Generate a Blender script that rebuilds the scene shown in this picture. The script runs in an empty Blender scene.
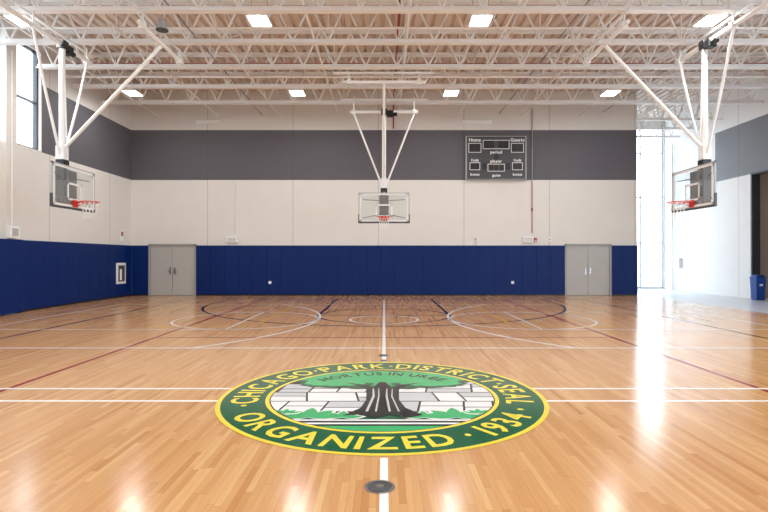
import bpy, math, random
from mathutils import Vector, Matrix
random.seed(7)
S = bpy.context.scene
COL = S.collection
try:
    S.view_settings.view_transform = 'Standard'
    S.view_settings.look = 'None'
except Exception:
    pass

def srgb(r, g, b):
    def f(c):
        c = c/255.0
        return c/12.92 if c <= 0.04045 else ((c+0.055)/1.055)**2.4
    return (f(r), f(g), f(b), 1.0)

# ------------------------------------------------------------------ materials
def mat(name, col, rough=0.5, metal=0.0, noise=0.04, nscale=6.0, coat=0.0, emit=None, estr=0.0, spec=0.5, bump=0.0):
    m = bpy.data.materials.new(name); m.use_nodes = True
    nt = m.node_tree; b = nt.nodes['Principled BSDF']
    b.inputs['Roughness'].default_value = rough
    b.inputs['Metallic'].default_value = metal
    b.inputs['Specular IOR Level'].default_value = spec
    b.inputs['Coat Weight'].default_value = coat
    b.inputs['Coat Roughness'].default_value = 0.08
    tc = nt.nodes.new('ShaderNodeNewGeometry')
    nz = nt.nodes.new('ShaderNodeTexNoise'); nz.inputs['Scale'].default_value = nscale
    nz.inputs['Detail'].default_value = 3
    nt.links.new(tc.outputs['Position'], nz.inputs['Vector'])
    mr = nt.nodes.new('ShaderNodeMapRange')
    mr.inputs['To Min'].default_value = 1-noise; mr.inputs['To Max'].default_value = 1+noise
    nt.links.new(nz.outputs['Fac'], mr.inputs['Value'])
    vm = nt.nodes.new('ShaderNodeVectorMath'); vm.operation = 'SCALE'
    vm.inputs[0].default_value = col[:3]
    nt.links.new(mr.outputs['Result'], vm.inputs['Scale'])
    nt.links.new(vm.outputs['Vector'], b.inputs['Base Color'])
    if bump > 0:
        bp = nt.nodes.new('ShaderNodeBump'); bp.inputs['Strength'].default_value = bump
        bp.inputs['Distance'].default_value = 0.01
        nt.links.new(nz.outputs['Fac'], bp.inputs['Height'])
        nt.links.new(bp.outputs['Normal'], b.inputs['Normal'])
    if emit:
        b.inputs['Emission Color'].default_value = emit
        b.inputs['Emission Strength'].default_value = estr
    return m

def N(nt, t, **kw):
    n = nt.nodes.new(t)
    for k, v in kw.items():
        setattr(n, k, v)
    return n

def math_node(nt, op, a, b=None, c=None):
    n = nt.nodes.new('ShaderNodeMath'); n.operation = op
    for i, v in enumerate((a, b, c)):
        if v is None: continue
        if isinstance(v, (int, float)): n.inputs[i].default_value = v
        else: nt.links.new(v, n.inputs[i])
    return n.outputs[0]

def mix_col(nt, fac, a, b):
    n = nt.nodes.new('ShaderNodeMix'); n.data_type = 'RGBA'
    if isinstance(fac, (int, float)): n.inputs[0].default_value = fac
    else: nt.links.new(fac, n.inputs[0])
    for sock, v in ((n.inputs[6], a), (n.inputs[7], b)):
        if isinstance(v, tuple): sock.default_value = v
        else: nt.links.new(v, sock)
    return n.outputs[2]

def wall_mat(name, base, band, axis, spacing=3.64, offset=-0.25, gate=None, zmin=4.92, zmax=7.05):
    """painted wall with a dark band between two heights; gate=('>' or '<', y)"""
    m = bpy.data.materials.new(name); m.use_nodes = True
    nt = m.node_tree; b = nt.nodes['Principled BSDF']
    b.inputs['Roughness'].default_value = 0.6
    g = N(nt, 'ShaderNodeNewGeometry')
    sp = N(nt, 'ShaderNodeSeparateXYZ'); nt.links.new(g.outputs['Position'], sp.inputs[0])
    z = sp.outputs['Z']; a = sp.outputs[axis]
    f = math_node(nt, 'MULTIPLY', math_node(nt, 'GREATER_THAN', z, zmin), math_node(nt, 'LESS_THAN', z, zmax))
    if gate:
        f = math_node(nt, 'MULTIPLY', f, math_node(nt, 'GREATER_THAN' if gate[0] == '>' else 'LESS_THAN', sp.outputs['Y'], gate[1]))
    nz = N(nt, 'ShaderNodeTexNoise'); nz.inputs['Scale'].default_value = 1.3; nz.inputs['Detail'].default_value = 4
    nt.links.new(g.outputs['Position'], nz.inputs['Vector'])
    base2 = tuple(c*0.93 for c in base[:3])+(1,)
    cb = mix_col(nt, nz.outputs['Fac'], base, base2)
    c = mix_col(nt, f, cb, band)
    # panel joints
    fr = math_node(nt, 'FRACT', math_node(nt, 'DIVIDE', math_node(nt, 'SUBTRACT', a, offset-100*spacing), spacing))
    j = math_node(nt, 'LESS_THAN', fr, 0.03/spacing)
    dark = mix_col(nt, 0.35, c, (0.05, 0.05, 0.05, 1))
    c = mix_col(nt, j, c, dark)
    nt.links.new(c, b.inputs['Base Color'])
    n2 = N(nt, 'ShaderNodeTexNoise'); n2.inputs['Scale'].default_value = 40
    nt.links.new(g.outputs['Position'], n2.inputs['Vector'])
    bp = N(nt, 'ShaderNodeBump'); bp.inputs['Strength'].default_value = 0.1; bp.inputs['Distance'].default_value = 0.004
    nt.links.new(n2.outputs['Fac'], bp.inputs['Height']); nt.links.new(bp.outputs['Normal'], b.inputs['Normal'])
    return m

def floor_mat():
    m = bpy.data.materials.new('maple_strip_floor'); m.use_nodes = True
    nt = m.node_tree; b = nt.nodes['Principled BSDF']
    g = N(nt, 'ShaderNodeNewGeometry')
    sp = N(nt, 'ShaderNodeSeparateXYZ'); nt.links.new(g.outputs['Position'], sp.inputs[0])
    W = 0.05; L = 0.85
    xr = math_node(nt, 'DIVIDE', sp.outputs['X'], W)
    row = math_node(nt, 'FLOOR', xr)
    wn = N(nt, 'ShaderNodeTexWhiteNoise'); wn.noise_dimensions = '1D'
    nt.links.new(row, wn.inputs['W'])
    # random length per strip row
    Lr = math_node(nt, 'MULTIPLY_ADD', wn.outputs['Value'], 0.5, 0.75)
    yr = math_node(nt, 'ADD', math_node(nt, 'DIVIDE', math_node(nt, 'MULTIPLY', sp.outputs['Y'], Lr), L), math_node(nt, 'MULTIPLY', wn.outputs['Value'], 171.0))
    pid = math_node(nt, 'FLOOR', yr)
    cv = N(nt, 'ShaderNodeCombineXYZ'); nt.links.new(row, cv.inputs[0]); nt.links.new(pid, cv.inputs[1])
    w2 = N(nt, 'ShaderNodeTexWhiteNoise'); w2.noise_dimensions = '3D'; nt.links.new(cv.outputs[0], w2.inputs['Vector'])
    cr = N(nt, 'ShaderNodeValToRGB')
    e = cr.color_ramp.elements
    e[0].position = 0.0; e[0].color = srgb(188, 132, 80)
    e[1].position = 1.0; e[1].color = srgb(222, 178, 124)
    for p, c in ((0.08, srgb(200, 148, 94)), (0.45, srgb(208, 158, 104)), (0.85, srgb(214, 166, 112))):
        x = e.new(p); x.color = c
    nt.links.new(w2.outputs['Value'], cr.inputs[0])
    # grain
    mp = N(nt, 'ShaderNodeMapping'); mp.inputs['Scale'].default_value = (60, 3, 1)
    nt.links.new(g.outputs['Position'], mp.inputs[0])
    nz = N(nt, 'ShaderNodeTexNoise'); nz.inputs['Scale'].default_value = 1.0; nz.inputs['Detail'].default_value = 4
    nt.links.new(mp.outputs[0], nz.inputs['Vector'])
    gr = N(nt, 'ShaderNodeMapRange'); gr.inputs['From Min'].default_value = 0.3; gr.inputs['From Max'].default_value = 0.7
    gr.inputs['To Min'].default_value = 0.0; gr.inputs['To Max'].default_value = 0.2
    nt.links.new(nz.outputs['Fac'], gr.inputs['Value'])
    c = mix_col(nt, gr.outputs['Result'], cr.outputs[0], srgb(170, 112, 66))
    fx = math_node(nt, 'FRACT', xr)
    seam = math_node(nt, 'LESS_THAN', fx, 0.035)
    fy = math_node(nt, 'FRACT', yr)
    seam2 = math_node(nt, 'LESS_THAN', fy, 0.005)
    sm = math_node(nt, 'MULTIPLY', math_node(nt, 'MAXIMUM', seam, seam2), 0.4)
    c = mix_col(nt, sm, c, srgb(110, 66, 38))
    nt.links.new(c, b.inputs['Base Color'])
    b.inputs['Roughness'].default_value = 0.17
    b.inputs['Specular IOR Level'].default_value = 0.38
    n3 = N(nt, 'ShaderNodeTexNoise'); n3.inputs['Scale'].default_value = 2.5
    nt.links.new(g.outputs['Position'], n3.inputs['Vector'])
    bp = N(nt, 'ShaderNodeBump'); bp.inputs['Strength'].default_value = 0.06; bp.inputs['Distance'].default_value = 0.01
    nt.links.new(n3.outputs['Fac'], bp.inputs['Height'])
    nt.links.new(bp.outputs['Normal'], b.inputs['Normal'])
    return m

def glass_mat(name, tint, alpha_d, dcol):
    m = bpy.data.materials.new(name); m.use_nodes = True
    nt = m.node_tree; nt.nodes.clear()
    out = N(nt, 'ShaderNodeOutputMaterial')
    tr = N(nt, 'ShaderNodeBsdfTransparent'); tr.inputs[0].default_value = tint
    df = N(nt, 'ShaderNodeBsdfDiffuse'); df.inputs[0].default_value = dcol
    gl = N(nt, 'ShaderNodeBsdfGlossy'); gl.inputs['Roughness'].default_value = 0.03
    m1 = N(nt, 'ShaderNodeMixShader'); m1.inputs[0].default_value = alpha_d
    nt.links.new(tr.outputs[0], m1.inputs[1]); nt.links.new(df.outputs[0], m1.inputs[2])
    m2 = N(nt, 'ShaderNodeMixShader'); m2.inputs[0].default_value = 0.06
    nt.links.new(m1.outputs[0], m2.inputs[1]); nt.links.new(gl.outputs[0], m2.inputs[2])
    nt.links.new(m2.outputs[0], out.inputs[0])
    return m

CREAM = srgb(228, 224, 218)
def paint(n, r, g, b): return mat(n, srgb(r, g, b), 0.15, noise=0.02, spec=0.33)
M = dict(
    far=wall_mat('wall_paint_far', CREAM, srgb(92, 89, 95), 'X'),
    left=wall_mat('wall_paint_left', CREAM, srgb(94, 92, 98), 'Y', 3.64, 20.1, ('>', 16.1)),
    right=wall_mat('wall_paint_right', srgb(242, 241, 239), srgb(122, 124, 130), 'Y', 3.64, 20.9, ('<', 22.4)),
    plain=wall_mat('wall_paint_plain', CREAM, CREAM, 'X', 3.64),
    floor=floor_mat(),
    conc=mat('sealed_concrete', srgb(206, 209, 214), 0.25, noise=0.05, nscale=2),
    deck=mat('steel_deck_paint', srgb(222, 206, 194), 0.6, noise=0.02),
    steel=mat('white_joist_paint', srgb(246, 245, 243), 0.5, noise=0.02),
    white=mat('white_enamel', srgb(240, 240, 238), 0.35, noise=0.01),
    pad=mat('blue_vinyl_pad', srgb(0, 36, 98), 0.5, noise=0.05, nscale=3, spec=0.22),
    door=mat('grey_door_paint', srgb(178, 177, 173), 0.45, noise=0.02),
    frame=mat('door_frame_paint', srgb(158, 158, 157), 0.45, noise=0.02),
    metal=mat('brushed_metal', srgb(170, 170, 172), 0.3, 1.0, noise=0.03),
    black=mat('black_plastic', srgb(22, 22, 24), 0.4, noise=0.03),
    darkg=mat('scoreboard_grey', srgb(68, 70, 74), 0.45, noise=0.03),
    lightg=mat('light_grey_edge', srgb(176, 178, 180), 0.45, noise=0.03),
    orange=mat('rim_orange', srgb(215, 50, 30), 0.35, noise=0.02),
    net=mat('net_nylon', srgb(240, 240, 238), 0.8, noise=0.02),
    red=mat('sprinkler_red', srgb(160, 50, 42), 0.4, noise=0.03),
    lw=paint('line_white', 246, 244, 238), lk=paint('line_black', 14, 14, 26),
    lr=paint('line_maroon', 160, 18, 24), ly=paint('line_yellow', 230, 180, 40),
    sg=paint('seal_green', 6, 92, 56), sl=paint('seal_light_green', 62, 178, 108),
    sy=paint('seal_yellow', 242, 216, 70), sw=paint('seal_white', 236, 236, 234),
    sgr=paint('seal_grey', 200, 202, 204), sk=paint('seal_black', 10, 12, 12),
    lamp=mat('lamp_diffuser', srgb(255, 255, 255), 0.5, emit=(1, 0.99, 0.97, 1), estr=12),
    glass=glass_mat('window_glass', (0.95, 0.98, 1, 1), 0.02, (0.8, 0.85, 0.9, 1)),
    bglass=glass_mat('backboard_glass', (0.94, 0.96, 0.96, 1), 0.11, (0.75, 0.78, 0.78, 1)),
    mull=mat('aluminium_mullion', srgb(180, 188, 196), 0.4, 0.3, noise=0.02),
    dmull=mat('dark_mullion', srgb(60, 64, 70), 0.4, 0.2, noise=0.02),
    bin=mat('blue_plastic', srgb(24, 74, 160), 0.4, noise=0.03),
    corr=mat('corridor_paint', srgb(170, 156, 142), 0.7, noise=0.04),
    ground=mat('pavement', srgb(190, 192, 192), 0.9, noise=0.08, nscale=1),
    bldg=mat('pale_brick', srgb(206, 204, 202), 0.85, noise=0.08, nscale=4),
    bwin=mat('facade_glazing', srgb(150, 165, 180), 0.3, noise=0.05),
    digit=mat('digit_off', srgb(44, 40, 40), 0.4, noise=0.02),
)

# ------------------------------------------------------------------ mesh builder
class MB:
    def __init__(s): s.v = []; s.f = []; s.m = []; s.mats = []; s.sm = []
    def mi(s, k):
        if k not in s.mats: s.mats.append(k)
        return s.mats.index(k)
    def add(s, vs, fs, k, smooth=False):
        o = len(s.v); s.v += [tuple(p) for p in vs]; i = s.mi(k)
        for f in fs: s.f.append(tuple(o+a for a in f)); s.m.append(i); s.sm.append(smooth)
    def box(s, x0, x1, y0, y1, z0, z1, k, bev=0.0):
        if bev <= 0:
            vs = [(x, y, z) for x in (x0, x1) for y in (y0, y1) for z in (z0, z1)]
            s.add(vs, [(0, 1, 3, 2), (4, 6, 7, 5), (0, 4, 5, 1), (2, 3, 7, 6), (0, 2, 6, 4), (1, 5, 7, 3)], k)
        else:
            import bmesh
            bm = bmesh.new(); bmesh.ops.create_cube(bm, size=1)
            for v in bm.verts:
                v.co = Vector((x0+(x1-x0)*(v.co.x+.5), y0+(y1-y0)*(v.co.y+.5), z0+(z1-z0)*(v.co.z+.5)))
            bmesh.ops.bevel(bm, geom=bm.edges[:], offset=bev, segments=2, affect='EDGES', profile=0.5)
            bm.verts.index_update()
            s.add([v.co for v in bm.verts], [[v.index for v in f.verts] for f in bm.faces], k)
            bm.free()
    def tube(s, p0, p1, r, k, n=8, r1=None):
        p0 = Vector(p0); p1 = Vector(p1); d = (p1-p0)
        if d.length < 1e-6: return
        d.normalize()
        a = Vector((0, 0, 1)) if abs(d.z) < 0.9 else Vector((1, 0, 0))
        u = d.cross(a).normalized(); w = d.cross(u)
        if r1 is None: r1 = r
        vs = []
        for p, rr in ((p0, r), (p1, r1)):
            for i in range(n):
                t = 2*math.pi*i/n+math.pi/n
                vs.append(p+u*rr*math.cos(t)+w*rr*math.sin(t))
        fs = [(i, (i+1) % n, n+(i+1) % n, n+i) for i in range(n)]
        s.add(vs, fs, k, n > 5)
        s.add(vs[:n], [tuple(range(n))[::-1]], k); s.add(vs[n:], [tuple(range(n))], k)
    def path(s, pts, r, k, n=8):
        for a, b in zip(pts, pts[1:]): s.tube(a, b, r, k, n)
    def torus(s, c, R, r, k, n=32, m=8):
        vs = []
        for i in range(n):
            t = 2*math.pi*i/n
            for j in range(m):
                q = 2*math.pi*j/m
                vs.append((c[0]+(R+r*math.cos(q))*math.cos(t), c[1]+(R+r*math.cos(q))*math.sin(t), c[2]+r*math.sin(q)))
        fs = [(i*m+j, ((i+1) % n)*m+j, ((i+1) % n)*m+(j+1) % m, i*m+(j+1) % m) for i in range(n) for j in range(m)]
        s.add(vs, fs, k, True)
    def ring(s, cx, cy, z, r0, r1, k, a0=0, a1=360, n=96, clip=None):
        for i in range(n):
            t0 = math.radians(a0+(a1-a0)*i/n); t1 = math.radians(a0+(a1-a0)*(i+1)/n)
            if clip and not clip(cx+r1*math.cos((t0+t1)/2), cy+r1*math.sin((t0+t1)/2)): continue
            q = [(cx+r0*math.cos(t0), cy+r0*math.sin(t0), z), (cx+r1*math.cos(t0), cy+r1*math.sin(t0), z),
                 (cx+r1*math.cos(t1), cy+r1*math.sin(t1), z), (cx+r0*math.cos(t1), cy+r0*math.sin(t1), z)]
            s.add(q, [(0, 1, 2, 3)], k)
    def disc(s, cx, cy, z, r, k, n=64):
        s.add([(cx+r*math.cos(2*math.pi*i/n), cy+r*math.sin(2*math.pi*i/n), z) for i in range(n)], [tuple(range(n))], k)
    def poly(s, pts, z, k):
        A = sum(a[0]*b[1]-b[0]*a[1] for a, b in zip(pts, pts[1:]+pts[:1]))
        if A < 0: pts = pts[::-1]
        s.add([(p[0], p[1], z) for p in pts], [tuple(range(len(pts)))], k)
    def rect(s, x0, x1, y0, y1, z, k): s.poly([(x0, y0), (x1, y0), (x1, y1), (x0, y1)], z, k)
    def obj(s, name, parent=None):
        me = bpy.data.meshes.new(name)
        me.from_pydata(s.v, [], s.f)
        for k in s.mats: me.materials.append(M[k])
        for i, p in enumerate(me.polygons): p.material_index = s.m[i]; p.use_smooth = s.sm[i]
        me.update()
        o = bpy.data.objects.new(name, me); COL.objects.link(o)
        if parent: o.parent = parent
        return o

def empty(name, loc=(0, 0, 0), rz=0):
    e = bpy.data.objects.new(name, None); COL.objects.link(e)
    e.location = loc; e.rotation_euler = (0, 0, rz); e.empty_display_size = 0.3
    return e

def glyph(ch, bold=0.0):
    cu = bpy.data.curves.new('g', 'FONT'); cu.body = ch; cu.size = 1; cu.offset = bold; cu.resolution_u = 3
    o = bpy.data.objects.new('g', cu); COL.objects.link(o)
    dg = bpy.context.evaluated_depsgraph_get(); dg.update()
    me = bpy.data.meshes.new_from_object(o.evaluated_get(dg))
    vs = [v.co.copy() for v in me.vertices]; fs = [tuple(p.vertices) for p in me.polygons]
    bpy.data.objects.remove(o); bpy.data.curves.remove(cu); bpy.data.meshes.remove(me)
    return vs, fs

# ------------------------------------------------------------------ shell
XL, XR, XS = -10.77, 10.77, 14.5
YF, YB, YW = 21.8, -9.0, 26.4
ZT = 8.85

def wall(name, axis, p0, p1, a0, a1, ops, k, z0=0.0, z1=ZT):
    mb = MB()
    ca = sorted(set([a0, a1]+[o[0] for o in ops]+[o[1] for o in ops]))
    cz = sorted(set([z0, z1]+[o[2] for o in ops]+[o[3] for o in ops]))
    for i in range(len(ca)-1):
        for j in range(len(cz)-1):
            am = (ca[i]+ca[i+1])/2; zm = (cz[j]+cz[j+1])/2
            if any(o[0] < am < o[1] and o[2] < zm < o[3] for o in ops): continue
            if axis == 'X': mb.box(ca[i], ca[i+1], p0, p1, cz[j], cz[j+1], k)
            else: mb.box(p0, p1, ca[i], ca[i+1], cz[j], cz[j+1], k)
    return mb.obj(name)

DL = (-9.96, -8.04, 0, 2.15); DR = (7.74, 9.62, 0, 2.15)
wall('wall_back', 'X', YF, YF+0.3, XL-0.3, XR, [DL, DR], 'far')
lw_ops = [(a, b, 4.95, 8.05) for a, b in ((14.8, 16.05), (13.0, 14.35), (9.8, 12.4), (6.8, 9.4), (3.8, 6.4), (0.8, 3.4), (-2.2, 0.4), (-5.2, -2.6))]
wall('wall_left', 'Y', XL-0.3, XL, YB-0.3, YF, lw_ops, 'left')
rw_ops = [(15.9, 20.2, 0, 4.9)] + [(a, a+4.8, 0.0, 6.9) for a in (-7.5, -2.3, 2.9, 8.1)]
wall('wall_right', 'Y', XS, XS+0.3, YB-0.3, YW+0.3, rw_ops, 'right')
wall('wall_front', 'X', YB-0.3, YB, XL, XS, [], 'plain')
wall('wall_alcove_back', 'X', YW, YW+0.3, XR-0.3, XS, [(XR+0.2, XS-0.05, 0.05, 8.3)], 'plain')
wall('wall_alcove_side', 'Y', XR-0.3, XR, YF+0.3, YW, [], 'plain')

fl = MB(); fl.box(XL-0.3, 11.05, YB-0.3, YF+0.3, -0.2, 0.0, 'floor'); fl.obj('floor')
fl = MB(); fl.box(11.05, XS+0.3, YB-0.3, YF+0.3, -0.2, 0.0, 'conc'); fl.box(XR-0.3, XS+0.3, YF+0.3, YW+0.3, -0.2, 0.0, 'conc'); fl.obj('floor_concrete')

# corrugated ceiling deck
cm = MB(); P = 0.30; d = 0.075; zc = 8.7
prof = []
x = XL-0.3
while x < XS+0.3:
    prof += [(x, zc), (x+P*0.55, zc), (x+P*0.65, zc+d), (x+P*0.9, zc+d)]
    x += P
vs = []
for px, pz in prof: vs += [(px, YB-0.3, pz), (px, YW+0.3, pz)]
cm.add(vs, [(2*i, 2*i+1, 2*i+3, 2*i+2) for i in range(len(prof)-1)], 'deck')
cm.box(XL-0.3, XS+0.3, YB-0.3, YW+0.3, ZT, ZT+0.2, 'deck')
cm.obj('ceiling')

# ------------------------------------------------------------------ roof joists
roof = empty('roof_trusses')
jm = MB(); ZB, ZTc = 7.5, 8.6
js = []
y = 19.55
while y > YB+0.5: js.append(y); y -= 1.83
x0j, x1j = XL+0.01, XS-0.01
for y in js:
    for s in (-1, 1):
        jm.box(x0j, x1j, y+s*0.05-0.045, y+s*0.05+0.045, ZB-0.01, ZB+0.015, 'steel')
        jm.box(x0j, x1j, y+s*0.018-0.008, y+s*0.018+0.008, ZB+0.015, ZB+0.12, 'steel')
    jm.box(x0j, x1j, y-0.09, y+0.09, ZTc+0.075, ZTc+0.098, 'steel')
    jm.box(x0j, x1j, y-0.025, y+0.025, ZTc-0.03, ZTc+0.08, 'steel')
    n = 26; st = (x1j-x0j)/n
    for i in range(n):
        a = x0j+i*st
        jm.tube((a, y, ZTc), (a+st/2, y, ZB+0.06), 0.033, 'steel', 5)
        jm.tube((a+st/2, y, ZB+0.06), (a+st, y, ZTc), 0.033, 'steel', 5)
        if i % 2: jm.tube((a+st/2, y, ZB+0.04), (a+st/2, y, ZTc), 0.018, 'steel', 4)
jm.obj('joists', roof)
bm_ = MB()
for i in range(10):
    xx = XL+1.2+i*2.55
    yend = YF-0.15 if xx < XR else YW-0.1
    for z in (ZB+0.12, ZTc-0.05):
        bm_.tube((xx, YB+0.1, z), (xx, yend, z), 0.026, 'steel', 5)
    if i % 2 == 0:
        for a, b in zip(js, js[1:]):
            bm_.tube((xx, a, ZB+0.09), (xx, b, ZTc-0.05), 0.018, 'steel', 4)
            bm_.tube((xx, b, ZB+0.09), (xx, a, ZTc-0.05), 0.018, 'steel', 4)
bm_.obj('bridging', roof)
am = MB()
for yy in (21.95, 23.5, 25.1):
    am.box(XR+0.01, XS-0.01, yy-0.05, yy+0.05, ZB, ZB+0.1, 'steel')
    for i in range(5):
        a = XR+i*0.74
        am.tube((a, yy, 8.65), (a+.37, yy, ZB+.05), 0.03, 'steel', 5); am.tube((a+.37, yy, ZB+.05), (a+.73, yy, 8.65), 0.03, 'steel', 5)
am.obj('alcove_joists', roof)
pm = MB()
for yy in (16.6, 11.1, 5.6):
    pm.tube((XL+0.05, yy, 7.9), (XS-0.05, yy, 7.9), 0.026, 'red', 8)
    for i in range(8):
        xx = XL+1.6+i*3.0
        pm.tube((xx, yy, 7.9), (xx, yy, 7.75), 0.016, 'red', 6); pm.tube((xx, yy, 7.75), (xx, yy, 7.735), 0.035, 'metal', 8)
pm.tube((0.4, YB+0.1, 8.0), (0.4, YF-0.05, 8.0), 0.04, 'red', 8)
pm.tube((0.4, YF-0.06, 8.05), (0.4, YF-0.06, 7.1), 0.03, 'red', 8)
pm.tube((XL+0.05, 18.6, 7.85), (-3.0, 18.6, 7.85), 0.03, 'red', 8)
pm.tube((6.3, YF-0.06, 7.95), (6.3, YF-0.06, 4.9), 0.018, 'metal', 8)
pm.obj('sprinkler_pipes')
cd = MB()
for xx, zz in ((-5.2, 7.7), (4.9, 7.75), (9.3, 7.8)):
    cd.tube((xx, YB+0.1, zz), (xx, YF-0.05, zz), 0.02, 'metal', 6)
cd.tube((XL+.05, 13.6, 7.72), (XS-.05, 13.6, 7.72), 0.03, 'steel', 6)
cd.tube((XL+.05, 17.1, 7.66), (XS-.05, 17.1, 7.66), 0.045, 'steel', 6)
cd.obj('conduits', roof)

# ------------------------------------------------------------------ lights
for yy in (18.3, 12.7, 7.1, 1.5, -4.1):
    for xx in (-9.0, -3.1, 2.4, 8.1):
        e = empty('ceiling_light', (xx, yy, 7.46))
        b = MB()
        b.box(-0.26, 0.26, -0.31, 0.31, 0.03, 0.09, 'white', 0.01)
        b.box(-0.23, 0.23, -0.28, 0.28, 0.015, 0.035, 'lamp')
        b.box(-0.1, 0.1, -0.15, 0.15, 0.09, 0.15, 'white')
        for sx in (-0.2, 0.2):
            b.tube((sx, 0, 0.09), (sx, 0, 1.22), 0.006, 'metal', 5)
        b.obj('housing', e)
        L = bpy.data.lights.new('lamp', 'AREA'); L.shape = 'RECTANGLE'; L.size = 0.46; L.size_y = 0.56
        L.energy = 76; L.color = (0.99, 0.985, 0.98)
        o = bpy.data.objects.new('lamp', L); COL.objects.link(o); o.parent = e; o.location = (0, 0, 0.0)

def portal(x, y, z, sx, sy, rot, parent):
    L = bpy.data.lights.new('portal', 'AREA'); L.shape = 'RECTANGLE'; L.size = sx; L.size_y = sy
    try: L.cycles.is_portal = True
    except Exception: return
    o = bpy.data.objects.new('portal', L); COL.objects.link(o); o.location = (x, y, z); o.rotation_euler = rot; o.parent = parent

# ------------------------------------------------------------------ windows
wi = [0]
def window(axis, p, a0, a1, z0, z1, nc, zr, k='dmull', t=0.06, face=1):
    wi[0] += 1
    e = empty('window_%d' % wi[0])
    b = MB()
    def bx(a, aa, z, zz, d, kk):
        if axis == 'X': b.box(a, aa, p-d, p+d, z, zz, kk)
        else: b.box(p-d, p+d, a, aa, z, zz, kk)
    for i in range(nc+1):
        a = a0+(a1-a0-t)*i/nc; bx(a, a+t, z0, z1, 0.06, k)
    for z in [z0]+zr+[z1-t]:
        bx(a0, a1, z, z+t, 0.055, k)
    b.obj('frame', e)
    g = MB()
    b = g; bx(a0, a1, z0, z1, 0.004, 'glass'); g.obj('glass', e)
    w, h = a1-a0, z1-z0
    if axis == 'X': portal((a0+a1)/2, p+0.1, (z0+z1)/2, w, h, (math.radians(-90), 0, 0), e)
    else:
        portal(p+0.1*face, (a0+a1)/2, (z0+z1)/2, h, w, (0, math.radians(90)*face, 0), e)
for o in lw_ops: window('Y', XL-0.15, o[0], o[1], o[2], o[3], 1 if o[1]-o[0] < 1.5 else 2, [6.4], face=-1)  # nearer left windows are out of view, added to let in more light
for o in rw_ops[1:]: window('Y', XS+0.15, o[0], o[1], o[2], o[3], 3, [2.4, 4.6], 'mull')  # unseen glazing beside and behind the camera, added to bring in daylight
window('X', YW+0.15, XR+0.2, XS-0.05, 0.05, 8.3, 3, [2.35, 4.7, 7.0], 'mull')

# left pilaster
pb = MB(); pb.box(XL, XL+0.16, 14.36, 14.78, 0, 8.6, 'plain'); pb.box(XL, XL+0.32, 13.3, 14.85, 0.03, 2.13, 'pad', 0.02)
pb.box(XL+0.16, XL+0.3, 14.36, 14.72, 2.16, 2.5, 'white', 0.012); pb.box(XL+0.3, XL+0.305, 14.42, 14.66, 2.22, 2.44, 'lightg'); pb.tube((XL+0.19, 14.54, 2.5), (XL+0.19, 14.54, 7.5), 0.025, 'white')
pb.obj('wall_pilaster')

# ------------------------------------------------------------------ wall pads
def pads(name, axis, p0, p1, segs, w=0.61):
    mb = MB()
    for a, c in segs:
        n = max(1, round((c-a)/w)); st = (c-a)/n
        for i in range(n):
            q0, q1 = a+i*st+0.001, a+(i+1)*st-0.001
            if axis == 'X': mb.box(q0, q1, p0, p1, 0.05, 2.13, 'pad', 0.008)
            else: mb.box(p0, p1, q0, q1, 0.05, 2.13, 'pad', 0.008)
    return mb.obj(name)
pads('wall_padding', 'X', YF-0.06, YF, [(XL+0.06, DL[0]-0.06), (DL[1]+0.06, DR[0]-0.06), (DR[1]+0.06, XR)])
pads('wall_padding', 'Y', XL, XL+0.06, [(14.9, YF-0.06)])
pads('wall_padding', 'Y', XL, XL+0.06, [(-8.5, 13.25)])
bb = MB(); bb.box(XL, DL[0]-0.05, YF-0.02, YF, 0, 0.05, 'black'); bb.box(DL[1]+0.05, DR[0]-0.05, YF-0.02, YF, 0, 0.05, 'black'); bb.box(DR[1]+0.05, XR, YF-0.02, YF, 0, 0.05, 'black'); bb.obj('baseboard_back')
bb = MB(); bb.box(XL, XL+0.02, 14.9, YF, 0, 0.05, 'black'); bb.obj('baseboard_left')

# ------------------------------------------------------------------ doors
for i, D in enumerate((DL, DR)):
    e = empty('door_%d' % (i+1), (0, 0, 0))
    b = MB()
    b.box(D[0]-0.05, D[0]+0.03, YF-0.05, YF+0.12, 0, D[3]+0.05, 'frame'); b.box(D[1]-0.03, D[1]+0.05, YF-0.05, YF+0.12, 0, D[3]+0.05, 'frame')
    b.box(D[0]-0.05, D[1]+0.05, YF-0.05, YF+0.12, D[3]-0.03, D[3]+0.05, 'frame'); b.obj('frame', e)
    c = (D[0]+D[1])/2
    for j, (a, q) in enumerate(((D[0]+0.035, c-0.006), (c+0.006, D[1]-0.035))):
        b = MB(); b.box(a, q, YF+0.0, YF+0.05, 0.01, D[3]-0.035, 'door', 0.003); b.obj('leaf_%d' % (j+1), e)
        s = -1 if j == 0 else 1
        b = MB(); hx = c+s*0.1
        b.box(hx-0.03, hx+0.03, YF-0.012, YF, 0.9, 1.2, 'metal', 0.004)
        b.tube((hx, YF-0.01, 1.05), (hx, YF-0.07, 1.05), 0.012, 'metal'); b.tube((hx, YF-0.06, 1.05), (hx+s*0.12, YF-0.06, 1.05), 0.011, 'metal')
        for hz in (0.25, 1.05, 1.85):
            ex = D[0]+0.033 if j == 0 else D[1]-0.033
            b.tube((ex, YF-0.008, hz-0.05), (ex, YF-0.008, hz+0.05), 0.009, 'metal', 6)
        b.obj('handle_%d' % (j+1), e)
    b = MB(); b.box(D[0], D[1], YF+0.06, YF+0.3, 0, D[3], 'corr'); b.obj('core', e)

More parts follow.
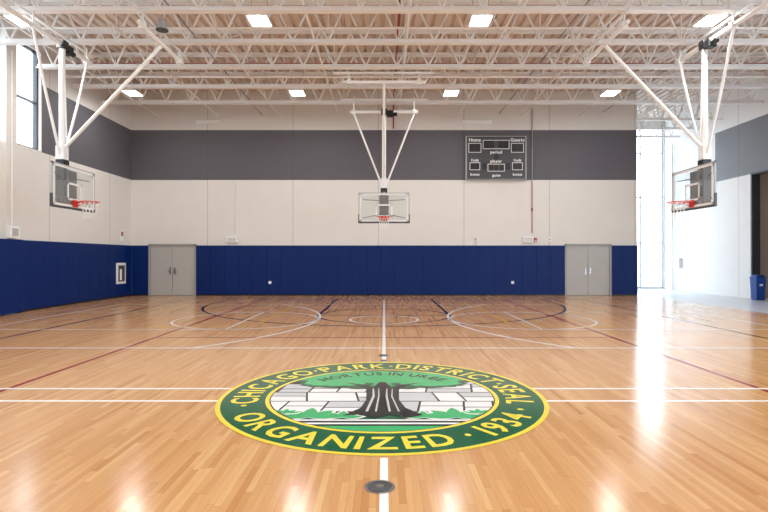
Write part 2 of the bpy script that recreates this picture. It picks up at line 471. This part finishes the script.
# ------------------------------------------------------------------ basketball hoops
def hoop(loc, rz, rail_l, rail_r, Hb=7.15):
    e = empty('basketball_hoop', loc, rz)
    z0, z1, hw = 2.88, 3.95, 0.915
    b = MB(); b.box(-hw+0.02, hw-0.02, 0.006, 0.02, z0+0.02, z1-0.02, 'bglass'); b.obj('glass_board', e)
    b = MB()
    for a in (-hw, hw-0.035): b.box(a, a+0.035, 0, 0.045, z0, z1, 'lightg')
    for z in (z0, z1-0.035): b.box(-hw, hw, 0, 0.045, z, z+0.035, 'lightg')
    b.box(-hw-0.012, hw+0.012, -0.015, 0.055, z0-0.03, z0+0.02, 'darkg', 0.01)
    for sx in (-1, 1): b.box(sx*hw-0.015, sx*hw+0.015, -0.015, 0.055, z0-0.03, z0+0.3, 'darkg', 0.006)
    for a in (-hw+0.036, hw-0.086): b.box(a, a+0.05, 0.002, 0.006, z0+0.035, z1-0.035, 'white')
    for z in (z0+0.035, z1-0.085): b.box(-hw+0.036, hw-0.036, 0.002, 0.006, z, z+0.05, 'white')
    sz = 3.08
    for a in (-0.305, 0.255): b.box(a, a+0.05, 0.002, 0.006, sz, sz+0.45, 'white')
    for z in (sz, sz+0.40): b.box(-0.305, 0.305, 0.002, 0.006, z, z+0.05, 'white')
    b.obj('board_frame', e)
    b = MB()
    rc = (0, -0.38, 3.05)
    b.torus(rc, 0.235, 0.013, 'orange')
    b.box(-0.11, 0.11, -0.02, 0.0, 2.92, 3.10, 'orange', 0.006)
    b.box(-0.08, 0.08, -0.16, -0.01, 3.02, 3.05, 'orange', 0.004)
    for s in (-1, 1): b.tube((s*0.08, -0.01, 2.95), (s*0.13, -0.2, 3.04), 0.011, 'orange')
    b.obj('rim', e)
    b = MB(); n = 12
    lv = [(3.04, 0.228), (2.93, 0.19), (2.82, 0.155), (2.71, 0.13), (2.62, 0.14)]
    for l in range(len(lv)-1):
        (za, ra), (zb, rb) = lv[l], lv[l+1]
        for i in range(n):
            t = 2*math.pi*(i+0.5*(l % 2))/n
            for s in (-0.5, 0.5):
                u = t+s*2*math.pi/n
                b.tube((ra*math.cos(t), -0.38+ra*math.sin(t), za), (rb*math.cos(u), -0.38+rb*math.sin(u), zb), 0.004, 'net', 4)
    b.obj('net', e)
    my = 0.34
    b = MB()
    b.box(-0.17, 0.17, 0.05, 0.10, 2.95, 3.85, 'black', 0.01)
    b.box(-0.10, 0.10, 0.10, my+0.06, 3.0, 3.2, 'black', 0.01); b.box(-0.10, 0.10, 0.10, my+0.06, 3.45, 3.62, 'black', 0.01)
    b.box(-0.12, 0.12, my-0.12, my+0.10, 2.98, 4.15, 'black', 0.012)
    b.tube((0, my-0.16, 3.1), (0, my-0.16, 4.0), 0.03, 'metal', 10)
    for s in (-1, 1):
        b.tube((s*0.1, my, 3.7), (s*0.75, 0.05, 3.7), 0.014, 'black'); b.tube((s*0.1, my, 3.2), (s*0.75, 0.05, 3.05), 0.014, 'black')
    b.obj('height_adjuster', e)
    b = MB(); H = 7.15
    b.tube((0, my, 4.1), (0, my, Hb), 0.075, 'white', 14)
    b.box(-0.11, 0.11, my-0.11, my+0.11, 4.12, 4.5, 'white', 0.01)
    b.tube((0, my-0.13, 4.2), (0, my-0.05, 6.9), 0.02, 'white')
    for s in (-1, 1):
        b.path([(s*0.09, my, 4.3), (s*0.22, my, 4.62), (s*0.66, my, 5.75), (s*1.12, my, Hb)], 0.035, 'white', 10)
    b.tube((0, my-0.1, 4.5), (0, -2.27, H), 0.045, 'white', 10)
    b.obj('mast', e)
    b = MB()
    b.tube((-rail_l, my, Hb), (rail_r, my, Hb), 0.06, 'white', 10)
    b.tube((-1.3, -2.27, H), (1.3, -2.27, H), 0.055, 'white', 10)
    for xx in (-1.1, 1.1):
        b.tube((xx, -2.27, H), (xx, -2.27, 7.5), 0.025, 'white'); b.tube((xx, my, Hb), (xx, my, 7.5), 0.025, 'white')
        b.box(xx-0.06, xx+0.06, my-0.08, my+0.08, Hb-0.08, Hb+0.08, 'white', 0.01)
        b.box(xx-0.06, xx+0.06, -2.35, -2.19, H-0.08, H+0.08, 'white', 0.01)
    b.tube((-1.6, my+0.1, 7.44), (1.6, my+0.1, 7.44), 0.035, 'white'); b.tube((-1.6, -2.27, 7.44), (1.6, -2.27, 7.44), 0.035, 'white')
    b.obj('hanger_rails', e)
    b = MB()
    b.box(0.12, 0.34, my-0.1, my+0.1, Hb-0.18, Hb+0.04, 'black', 0.015); b.tube((0.34, my, Hb-0.08), (0.48, my, Hb-0.08), 0.07, 'black', 12)
    b.box(-0.1, 0.12, my-0.1, my+0.1, Hb-0.12, Hb+0.1, 'black', 0.01)
    b.obj('winch', e)
    return e
hoop((0, 18.4, 0), 0, 1.25, 1.25, 6.95)
hoop((-8.03, 13.3, 0), math.radians(90), 2.6, 1.3)
hoop((8.0, 13.3, 0), math.radians(-90), 1.3, 2.6)

# ------------------------------------------------------------------ scoreboard
e = empty('scoreboard', (4.745, YF-0.01, 5.84))
W, H = 2.52, 1.84
b = MB(); b.box(-W/2, W/2, -0.14, 0, -H/2, H/2, 'darkg', 0.012)
for s in (-1, 1): b.box(s*W/2-0.02, s*W/2+0.02, -0.16, 0, -H/2, H/2, 'lightg')
b.box(-W/2, W/2, -0.16, 0, H/2-0.02, H/2, 'lightg'); b.box(-W/2, W/2, -0.16, 0, -H/2, -H/2+0.02, 'lightg'); b.obj('cabinet', e)
b = MB()
def dig(x, z, w, h):
    b.box(x-w/2-0.03, x+w/2+0.03, -0.146, -0.135, z-h/2-0.03, z+h/2+0.03, 'black')
    t = h*0.12
    for zz in (z-h/2, z-t/2, z+h/2-t): b.box(x-w/2+t, x+w/2-t, -0.15, -0.145, zz, zz+t, 'digit')
    for xx in (x-w/2, x+w/2-t):
        b.box(xx, xx+t, -0.15, -0.145, z-h/2+t*0.7, z-t*0.3, 'digit'); b.box(xx, xx+t, -0.15, -0.145, z+t*0.3, z+h/2-t*0.7, 'digit')
def frm(x0, x1, z0, z1):
    t = 0.022
    for z in (z0, z1-t): b.box(x0, x1, -0.15, -0.14, z, z+t, 'white')
    for x in (x0, x1-t): b.box(x, x+t, -0.15, -0.14, z0, z1, 'white')
for s in (-1, 1):
    for k in (-1, 1): dig(s*0.9+k*0.12, 0.42, 0.17, 0.3)
    frm(s*0.9-0.27, s*0.9+0.27, 0.22, 0.62)
    for k in (-1, 1): dig(s*0.9+k*0.1, -0.36, 0.13, 0.22)
    frm(s*0.9-0.22, s*0.9+0.22, -0.52, -0.2)
    dig(s*0.5, -0.36, 0.11, 0.2)
for k in (-0.42, -0.2, 0.2, 0.42): dig(k, 0.56, 0.15, 0.28)
frm(-0.56, 0.56, 0.37, 0.75)
dig(0, 0.04, 0.13, 0.16)
for k in (-0.2, 0.0, 0.24): dig(k, -0.42, 0.1, 0.2)
frm(-0.36, 0.36, -0.58, -0.26)
b.obj('digits', e)
tx = MB()
def text(t, cx, cz, size, k='white', gap=0.06):
    gl = [glyph(c, 0.025) if c != ' ' else None for c in t]
    ws = [(max(v.x for v in g[0])-min(v.x for v in g[0])) if g else 0.25 for g in gl]
    tot = (sum(ws)+gap*(len(ws)-1))*size; x = cx-tot/2
    for g, w in zip(gl, ws):
        if g:
            mn = min(v.x for v in g[0])
            tx.add([(x+(v.x-mn)*size, -0.152, cz-0.35*size+v.y*size) for v in g[0]], g[1], k)
        x += (w+gap)*size
text('Home', -0.9, 0.76, 0.2); text('Guests', 0.9, 0.76, 0.2); text('period', 0, 0.24, 0.18); text('player', 0, -0.14, 0.18)
text('fouls', -0.9, -0.1, 0.16); text('fouls', 0.9, -0.1, 0.16); text('bonus', -0.9, -0.7, 0.16); text('bonus', 0.9, -0.7, 0.16); text('game', 0, -0.74, 0.16)
tx.obj('lettering', e)

# ------------------------------------------------------------------ court markings
c = MB(); Z = 0.0015
def vline(x, y0, y1, k, w=0.05, z=Z): c.rect(x-w/2, x+w/2, y0, y1, z, k)
def hline(y, x0, x1, k, w=0.05, z=Z): c.rect(x0, x1, y-w/2, y+w/2, z, k)
for s in (-1, 1):
    vline(s*7.62, YB+1, 20.0, 'lk', 0.07, z=0.0016); vline(s*1.83, 14.3, 20.0, 'lk', 0.08, z=0.0016)
    vline(s*6.02, 18.0, 20.0, 'lk', z=0.0016)
hline(20.0, -7.62, 7.62, 'lk', 0.1, z=0.0016); hline(14.3, -1.83, 1.83, 'lk', 0.08, z=0.0016)
c.ring(0, 14.3, 0.0016, 1.79, 1.86, 'lk'); c.ring(0, 18.0, 0.0016, 5.97, 6.05, 'lk', 180, 360)
for s in (-1, 1): vline(s*4.6, -6, 19.3, 'lr', 0.07, z=0.0018)
hline(19.3, -4.6, 4.6, 'lr', 0.08, z=0.0018)
for yy in (10.3, 15.9): hline(yy, -4.6, 4.6, 'lr', 0.05, z=0.0018)
vline(0, -6, 4.1, 'lw', 0.06, 0.002); vline(0, 7.9, 19.4, 'lw', 0.06, 0.002)
for yy in (6.27, 5.73):
    hline(yy, -10.3, -1.8, 'lw', 0.06, 0.0021); hline(yy, 1.8, 10.3, 'lw', 0.06, 0.0021)
hline(9.1, -9.1, 9.1, 'lw', 0.06, z=0.0021); hline(17.7, -9.1, 9.1, 'lw', 0.06, z=0.0021)
for s in (-1, 1):
    vline(s*9.1, 9.1, 17.7, 'lw', z=0.0021)
    c.ring(s*7.72, 13.3, 0.0022, 5.98, 6.05, 'lw', clip=lambda x, y, s=s: 9.1 < y < 17.7 and (x*s < 7.7))
    a, q = sorted((s*9.1, s*3.55))
    hline(13.3-1.83, a, q, 'lw', z=0.0022); hline(13.3+1.83, a, q, 'lw', z=0.0022)
    vline(s*3.55, 13.3-1.83, 13.3+1.83, 'lw', z=0.0022)
    c.ring(s*3.55, 13.3, 0.0022, 1.79, 1.85, 'lw')
    # yellow court marks
    vline(s*3.05, 12.6, 17.2, 'ly', 0.06, z=0.0023); hline(11.9, min(s*3.0, s*5.4), max(s*3.0, s*5.4), 'ly', 0.06, z=0.0023)
c.ring(0, 13.3, 0.0022, 0.85, 0.91, 'lw')
c.obj('court_lines')

# ------------------------------------------------------------------ park district seal
se = empty('floor_seal', (-0.02, 6.0, 0))
q = MB(); R = 1.86
q.disc(0, 0, 0.003, R, 'sg', 128)
q.ring(0, 0, 0.0034, R-0.05, R, 'sy', n=128); q.ring(0, 0, 0.0034, 1.29, 1.335, 'sy', n=128)
q.obj('ring', se)
q = MB(); Ri = 1.29
q.disc(0, 0, 0.0036, Ri, 'sk', 128)
RC = Ri-0.014
def cl(x, y, r=RC):
    l = math.hypot(x, y)
    return (x, y) if l <= r else (x*r/l, y*r/l)
def clip_circle(pts):
    """convex polygon clipped against the emblem circle (as a 96-gon)"""
    for i in range(96):
        t = 2*math.pi*(i+.5)/96; nx, ny = math.cos(t), math.sin(t); d = RC*math.cos(math.pi/96)
        out = []
        for a, b_ in zip(pts, pts[1:]+pts[:1]):
            da = a[0]*nx+a[1]*ny-d; db = b_[0]*nx+b_[1]*ny-d
            if da <= 0: out.append(a)
            if (da < 0 < db) or (db < 0 < da):
                s_ = da/(da-db); out.append((a[0]+(b_[0]-a[0])*s_, a[1]+(b_[1]-a[1])*s_))
        pts = out
        if len(pts) < 3: return None
    return pts
random.seed(11)
rows = [(-0.66, -0.30), (-0.275, 0.08), (0.105, 0.48), (0.505, 0.8)]
for ri, (v0, v1) in enumerate(rows):
    u = -1.45+0.13*ri
    sk = 0.05 if ri % 2 else -0.05
    while u < 1.3:
        w = random.uniform(0.30, 0.58); u1 = u+w-0.024
        m_ = v0+(v1-v0)*random.uniform(.35, .65)
        cells = [[(u+sk, v0), (u1+sk, v0), (u1, v1), (u, v1)]]
        if random.random() < 0.5:
            f = (m_-v0)/(v1-v0); sm = sk*(1-f)
            cells = [[(u+sk, v0), (u1+sk, v0), (u1+sm, m_-0.011), (u+sm, m_-0.011)], [(u+sm, m_+0.011), (u1+sm, m_+0.011), (u1, v1), (u, v1)]]
        for pts in cells:
            P2 = clip_circle(pts)
            if P2: q.poly(P2, 0.0038, 'sw' if random.random() < 0.75 else 'sgr')
        u += w
def seg2(vtop, k, z, r=Ri-0.005):
    a = math.asin(vtop/r)
    ts = [math.pi-a+(math.pi+2*a)*i/40 for i in range(41)]
    q.poly([(r*math.cos(t), r*math.sin(t)) for t in ts], z, k)
seg2(-0.68, 'sg', 0.004)
seg2(-0.93, 'sw', 0.0042); seg2(-0.98, 'sk', 0.0044); seg2(-1.03, 'sw', 0.0046); seg2(-1.08, 'sk', 0.0048); seg2(-1.13, 'sl', 0.0050)
def leaf(x, y, ang, L, w, k, z):
    pts = []
    for i in range(17):
        t = i/16; pts.append((L*t, w*math.sin(math.pi*t)))
    for i in range(15, 0, -1):
        t = i/16; pts.append((L*t, -w*math.sin(math.pi*t)))
    ca, sa = math.cos(ang), math.sin(ang)
    q.poly([cl(x+a*ca-b_*sa, y+a*sa+b_*ca) for a, b_ in pts], z, k)
zz = 0.0052
for cx, sc in ((-0.74, 1.0), (0.74, 1.0), (-0.40, 0.65), (0.42, 0.65), (-1.0, 0.45), (1.0, 0.45)):
    for i, an in enumerate((10, 45, 90, 135, 170)):
        zz += 0.00004
        leaf(cx, -0.88 if sc > 0.6 else -0.74, math.radians(an), 0.38*sc, 0.10*sc, 'sw', zz)
        leaf(cx, -0.872 if sc > 0.6 else -0.732, math.radians(an), 0.33*sc, 0.07*sc, 'sl', zz+0.0006)
def blob(cx, cy, ax, ay, k, z, n=14, amp=0.05):
    pts = []
    for i in range(160):
        t = 2*math.pi*i/160; r = 1+amp*abs(math.sin(n*t/2))*2-amp
        pts.append(cl(cx+ax*r*math.cos(t), cy+ay*r*math.sin(t)))
    q.poly(pts, z, k)
blob(0, 0.66, 1.12, 0.42, 'sk', 0.0062, 22, 0.06)
blob(0, 0.68, 1.10, 0.41, 'sg', 0.0064, 22, 0.06)
blob(0, 0.78, 1.06, 0.42, 'sl', 0.0066, 18, 0.04)
blob(-0.56, 0.46, 0.44, 0.16, 'sg', 0.0068, 12, 0.08); blob(0.56, 0.46, 0.44, 0.16, 'sg', 0.0068, 12, 0.08)
blob(-0.60, 0.52, 0.38, 0.13, 'sl', 0.0070, 10, 0.08); blob(0.60, 0.52, 0.38, 0.13, 'sl', 0.0070, 10, 0.08)
tr = [(-0.48, 0.56), (-0.28, 0.38), (-0.19, 0.20), (-0.18, -0.25), (-0.23, -0.55), (-0.40, -0.82), (-0.22, -0.78), (-0.07, -0.90), (0.09, -0.78), (0.24, -0.90), (0.42, -0.80), (0.25, -0.55), (0.19, -0.25), (0.20, 0.20), (0.29, 0.38), (0.50, 0.56), (0.26, 0.46), (0.11, 0.34), (0.04, 0.58), (-0.04, 0.58), (-0.11, 0.34), (-0.26, 0.46)]
q.add([(a, b_, 0.0074) for a, b_ in tr], [(0, 1, 21), (1, 2, 20, 21), (2, 3, 12, 13), (20, 2, 13, 17), (20, 17, 18, 19), (13, 14, 16, 17), (14, 15, 16), (3, 4, 11, 12), (4, 5, 6, 7), (4, 7, 8, 11), (8, 9, 10, 11)], 'sk')
for a, w in ((-0.10, 0.014), (-0.04, 0.009), (0.05, 0.012), (0.11, 0.008)):
    q.poly([(a*1.6-w, -0.68), (a*1.6+w, -0.68), (a+w, -0.1), (a*1.1+w*.5, 0.25), (a*1.1-w*.5, 0.25), (a-w, -0.1)], 0.0078, 'sgr')
q.obj('tree_emblem', se)

q = MB()
def arc_text(t, r, h, a0, a1, k, z, up=True, bold=0.022, gap=0.15):
    gl = [glyph(ch, bold) if ch != ' ' else None for ch in t]
    ws = [(max(v.x for v in g[0])-min(v.x for v in g[0])) if g else 0.12 for g in gl]
    tot = sum(ws)+gap*(len(ws)-1); pos = 0
    cap = 0.72; s = h/cap
    for g, w in zip(gl, ws):
        if g:
            mn = min(v.x for v in g[0]); vs = []
            for v in g[0]:
                a = math.radians(a0+(a1-a0)*(pos+(v.x-mn))/tot)
                rr = r+v.y*s if up else r+h-v.y*s
                vs.append((rr*math.cos(a), rr*math.sin(a), z))
            q.add(vs, g[1], k)
        pos += w+gap
arc_text('\u00b7CHICAGO\u00b7PARK\u00b7DISTRICT\u00b7SEAL', 1.42, 0.30, 198, -15, 'sy', 0.0038)
arc_text('ORGANIZED \u00b7 1934 \u00b7', 1.42, 0.30, 208, 339, 'sy', 0.0038, up=False)
arc_text('HORTUS IN URBE', 0.96, 0.18, 140, 40, 'sk', 0.0080, bold=0.012)
q.obj('lettering', se)

for x, y, r in ((-0.03, 3.58, 0.105), (0.0, 8.4, 0.09), (0.0, 7.98, 0.06)):
    b = MB(); b.tube((x, y, 0.0), (x, y, 0.006), r, 'metal', 32); b.tube((x, y, 0.005), (x, y, 0.008), r*0.82, 'darkg', 32); b.tube((x, y, 0.006), (x, y, 0.0095), r*0.3, 'metal', 16)
    b.obj('floor_sleeve_cover')

# ------------------------------------------------------------------ wall fittings
def fit(name, fn):
    b = MB(); fn(b); return b.obj(name)
for x, k in ((-6.34, 'white'), (6.3, 'red')):
    fit('wall_conduit', lambda b: (b.tube((x, YF-0.03, 2.65), (x, YF-0.03, 4.88), 0.014, k), b.tube((x, YF-0.03, 3.6), (x, YF-0.03, 3.72), 0.035, k, 10)))
for x in (-6.45, 6.12):
    fit('wall_speaker_box', lambda b: (b.box(x-0.22, x+0.22, YF-0.12, YF, 2.25, 2.5, 'white', 0.015), b.box(x-0.17, x+0.17, YF-0.125, YF-0.118, 2.29, 2.46, 'sgr')))
for x in (3.9, 7.05): fit('wall_switch_box', lambda b: (b.box(x-0.06, x+0.06, YF-0.05, YF, 2.3, 2.48, 'white', 0.008), b.box(x-0.02, x+0.02, YF-0.055, YF-0.05, 2.36, 2.42, 'black')))
fit('alarm_strobe', lambda b: (b.box(6.38, 6.5, YF-0.06, YF, 2.28, 2.45, 'red', 0.008), b.box(6.41, 6.47, YF-0.075, YF-0.06, 2.31, 2.36, 'white')))
fit('extinguisher_cabinet', lambda b: (b.box(XL+0.061, XL+0.11, 20.45, 21.15, 0.55, 1.4, 'white', 0.01), b.box(XL+0.11, XL+0.115, 20.55, 21.05, 0.65, 1.3, 'darkg'), b.tube((XL+0.12, 20.7, 0.7), (XL+0.12, 20.7, 1.15), 0.05, 'white', 12)))
fit('wall_sign', lambda b: (b.box(XL, XL+0.02, 20.9, 21.15, 2.3, 2.75, 'white', 0.004), b.box(XL+0.02, XL+0.023, 20.94, 21.1, 2.5, 2.68, 'red')))
fit('exhaust_vent', lambda b: (b.box(-8.0, -7.0, YF-0.08, YF, 7.3, 7.45, 'white', 0.01), b.box(3.3, 4.6, YF-0.08, YF, 7.3, 7.45, 'white', 0.01)))
fit('loudspeaker', lambda b: (b.tube((-5.6, 12.9, 7.35), (-5.6, 12.9, 7.6), 0.14, 'lightg', 20, 0.1), b.tube((-5.6, 12.9, 7.6), (-5.6, 12.9, 8.7), 0.01, 'metal'), b.tube((-5.6, 12.9, 7.34), (-5.6, 12.9, 7.355), 0.15, 'darkg', 20)))
fit('wall_pipe', lambda b: (b.tube((XS-0.08, 25.6, 0), (XS-0.08, 25.6, 7.3), 0.05, 'white', 10), b.box(XS-0.16, XS, 24.9, 25.2, 1.1, 1.6, 'white', 0.01)))
fit('outlet_cover', lambda b: (b.box(-4.9, -4.78, YF-0.07, YF-0.058, 0.5, 0.62, 'white', 0.003), b.box(5.4, 5.52, YF-0.07, YF-0.058, 0.5, 0.62, 'white', 0.003)))

# opening frame + corridor
co = MB()
co.box(XS+0.3, 18.5, 15.6, 15.8, 0, 5.1, 'corr'); co.box(XS+0.3, 18.5, 20.3, 20.5, 0, 5.1, 'corr'); co.box(18.5, 18.7, 15.6, 20.5, 0, 5.1, 'corr'); co.box(XS+0.3, 18.7, 15.6, 20.5, 5.1, 5.3, 'corr'); co.box(XS+0.3, 18.7, 15.6, 20.5, -0.2, 0, 'conc')
co.obj('wall_corridor')
fit('trim_1', lambda b: (b.box(XS-0.02, XS+0.3, 20.14, 20.22, 0, 4.94, 'dmull'), b.box(XS-0.02, XS+0.3, 15.88, 15.96, 0, 4.94, 'dmull'), b.box(XS-0.02, XS+0.3, 15.88, 20.22, 4.88, 4.94, 'dmull')))
e = empty('recycling_bin', (14.2, 19.45, 0))
b = MB()
vs = []
for z, s in ((0.02, 0.15), (0.86, 0.18)): vs += [(-s, -s, z), (s, -s, z), (s, s, z), (-s, s, z)]
b.add(vs, [(3, 2, 1, 0), (0, 1, 5, 4), (1, 2, 6, 5), (2, 3, 7, 6), (3, 0, 4, 7), (4, 5, 6, 7)], 'bin')
b.box(-0.195, 0.195, -0.195, 0.195, 0.84, 0.88, 'bin', 0.01); b.box(-0.16, 0.16, -0.16, 0.16, 0.88, 0.96, 'bin', 0.03)
b.box(-0.11, 0.11, -0.166, -0.16, 0.895, 0.935, 'black'); b.box(-0.06, 0.06, -0.182, -0.165, 0.54, 0.62, 'white')
for sx in (-0.12, 0.12): b.box(sx-0.03, sx+0.03, -0.12, 0.12, 0, 0.03, 'black')
b.obj('body', e)

# ------------------------------------------------------------------ exterior
g = MB(); g.box(-70, 90, -60, 110, -0.45, -0.25, 'ground'); g.obj('exterior_ground')
g = MB(); g.box(14, 60, 52, 60, -0.25, 7, 'bldg')
for i in range(11):
    for j in range(2): g.box(15+i*3.8, 16.6+i*3.8, 51.92, 52, 1+j*3, 2.8+j*3, 'bwin')
g.obj('exterior_building')

# ------------------------------------------------------------------ world
w = bpy.data.worlds.new('World'); S.world = w; w.use_nodes = True
nt = w.node_tree; bg = nt.nodes['Background']
tcn = N(nt, 'ShaderNodeTexCoord'); sp = N(nt, 'ShaderNodeSeparateXYZ'); nt.links.new(tcn.outputs['Generated'], sp.inputs[0])
cr = N(nt, 'ShaderNodeValToRGB'); cr.color_ramp.elements[0].position = 0.0; cr.color_ramp.elements[0].color = (0.94, 0.97, 1, 1)
cr.color_ramp.elements[1].position = 0.8; cr.color_ramp.elements[1].color = (0.75, 0.87, 1, 1)
nt.links.new(sp.outputs['Z'], cr.inputs[0]); nt.links.new(cr.outputs[0], bg.inputs[0]); bg.inputs[1].default_value = 8.0

# ------------------------------------------------------------------ camera
cam = bpy.data.cameras.new('camera'); cam.lens = 24; cam.sensor_width = 36; cam.clip_end = 300; cam.clip_start = 0.05
co = bpy.data.objects.new('camera', cam); COL.objects.link(co)
co.location = (0, 0, 1.6); co.rotation_euler = (math.radians(90+0.22), 0, 0)
S.camera = co
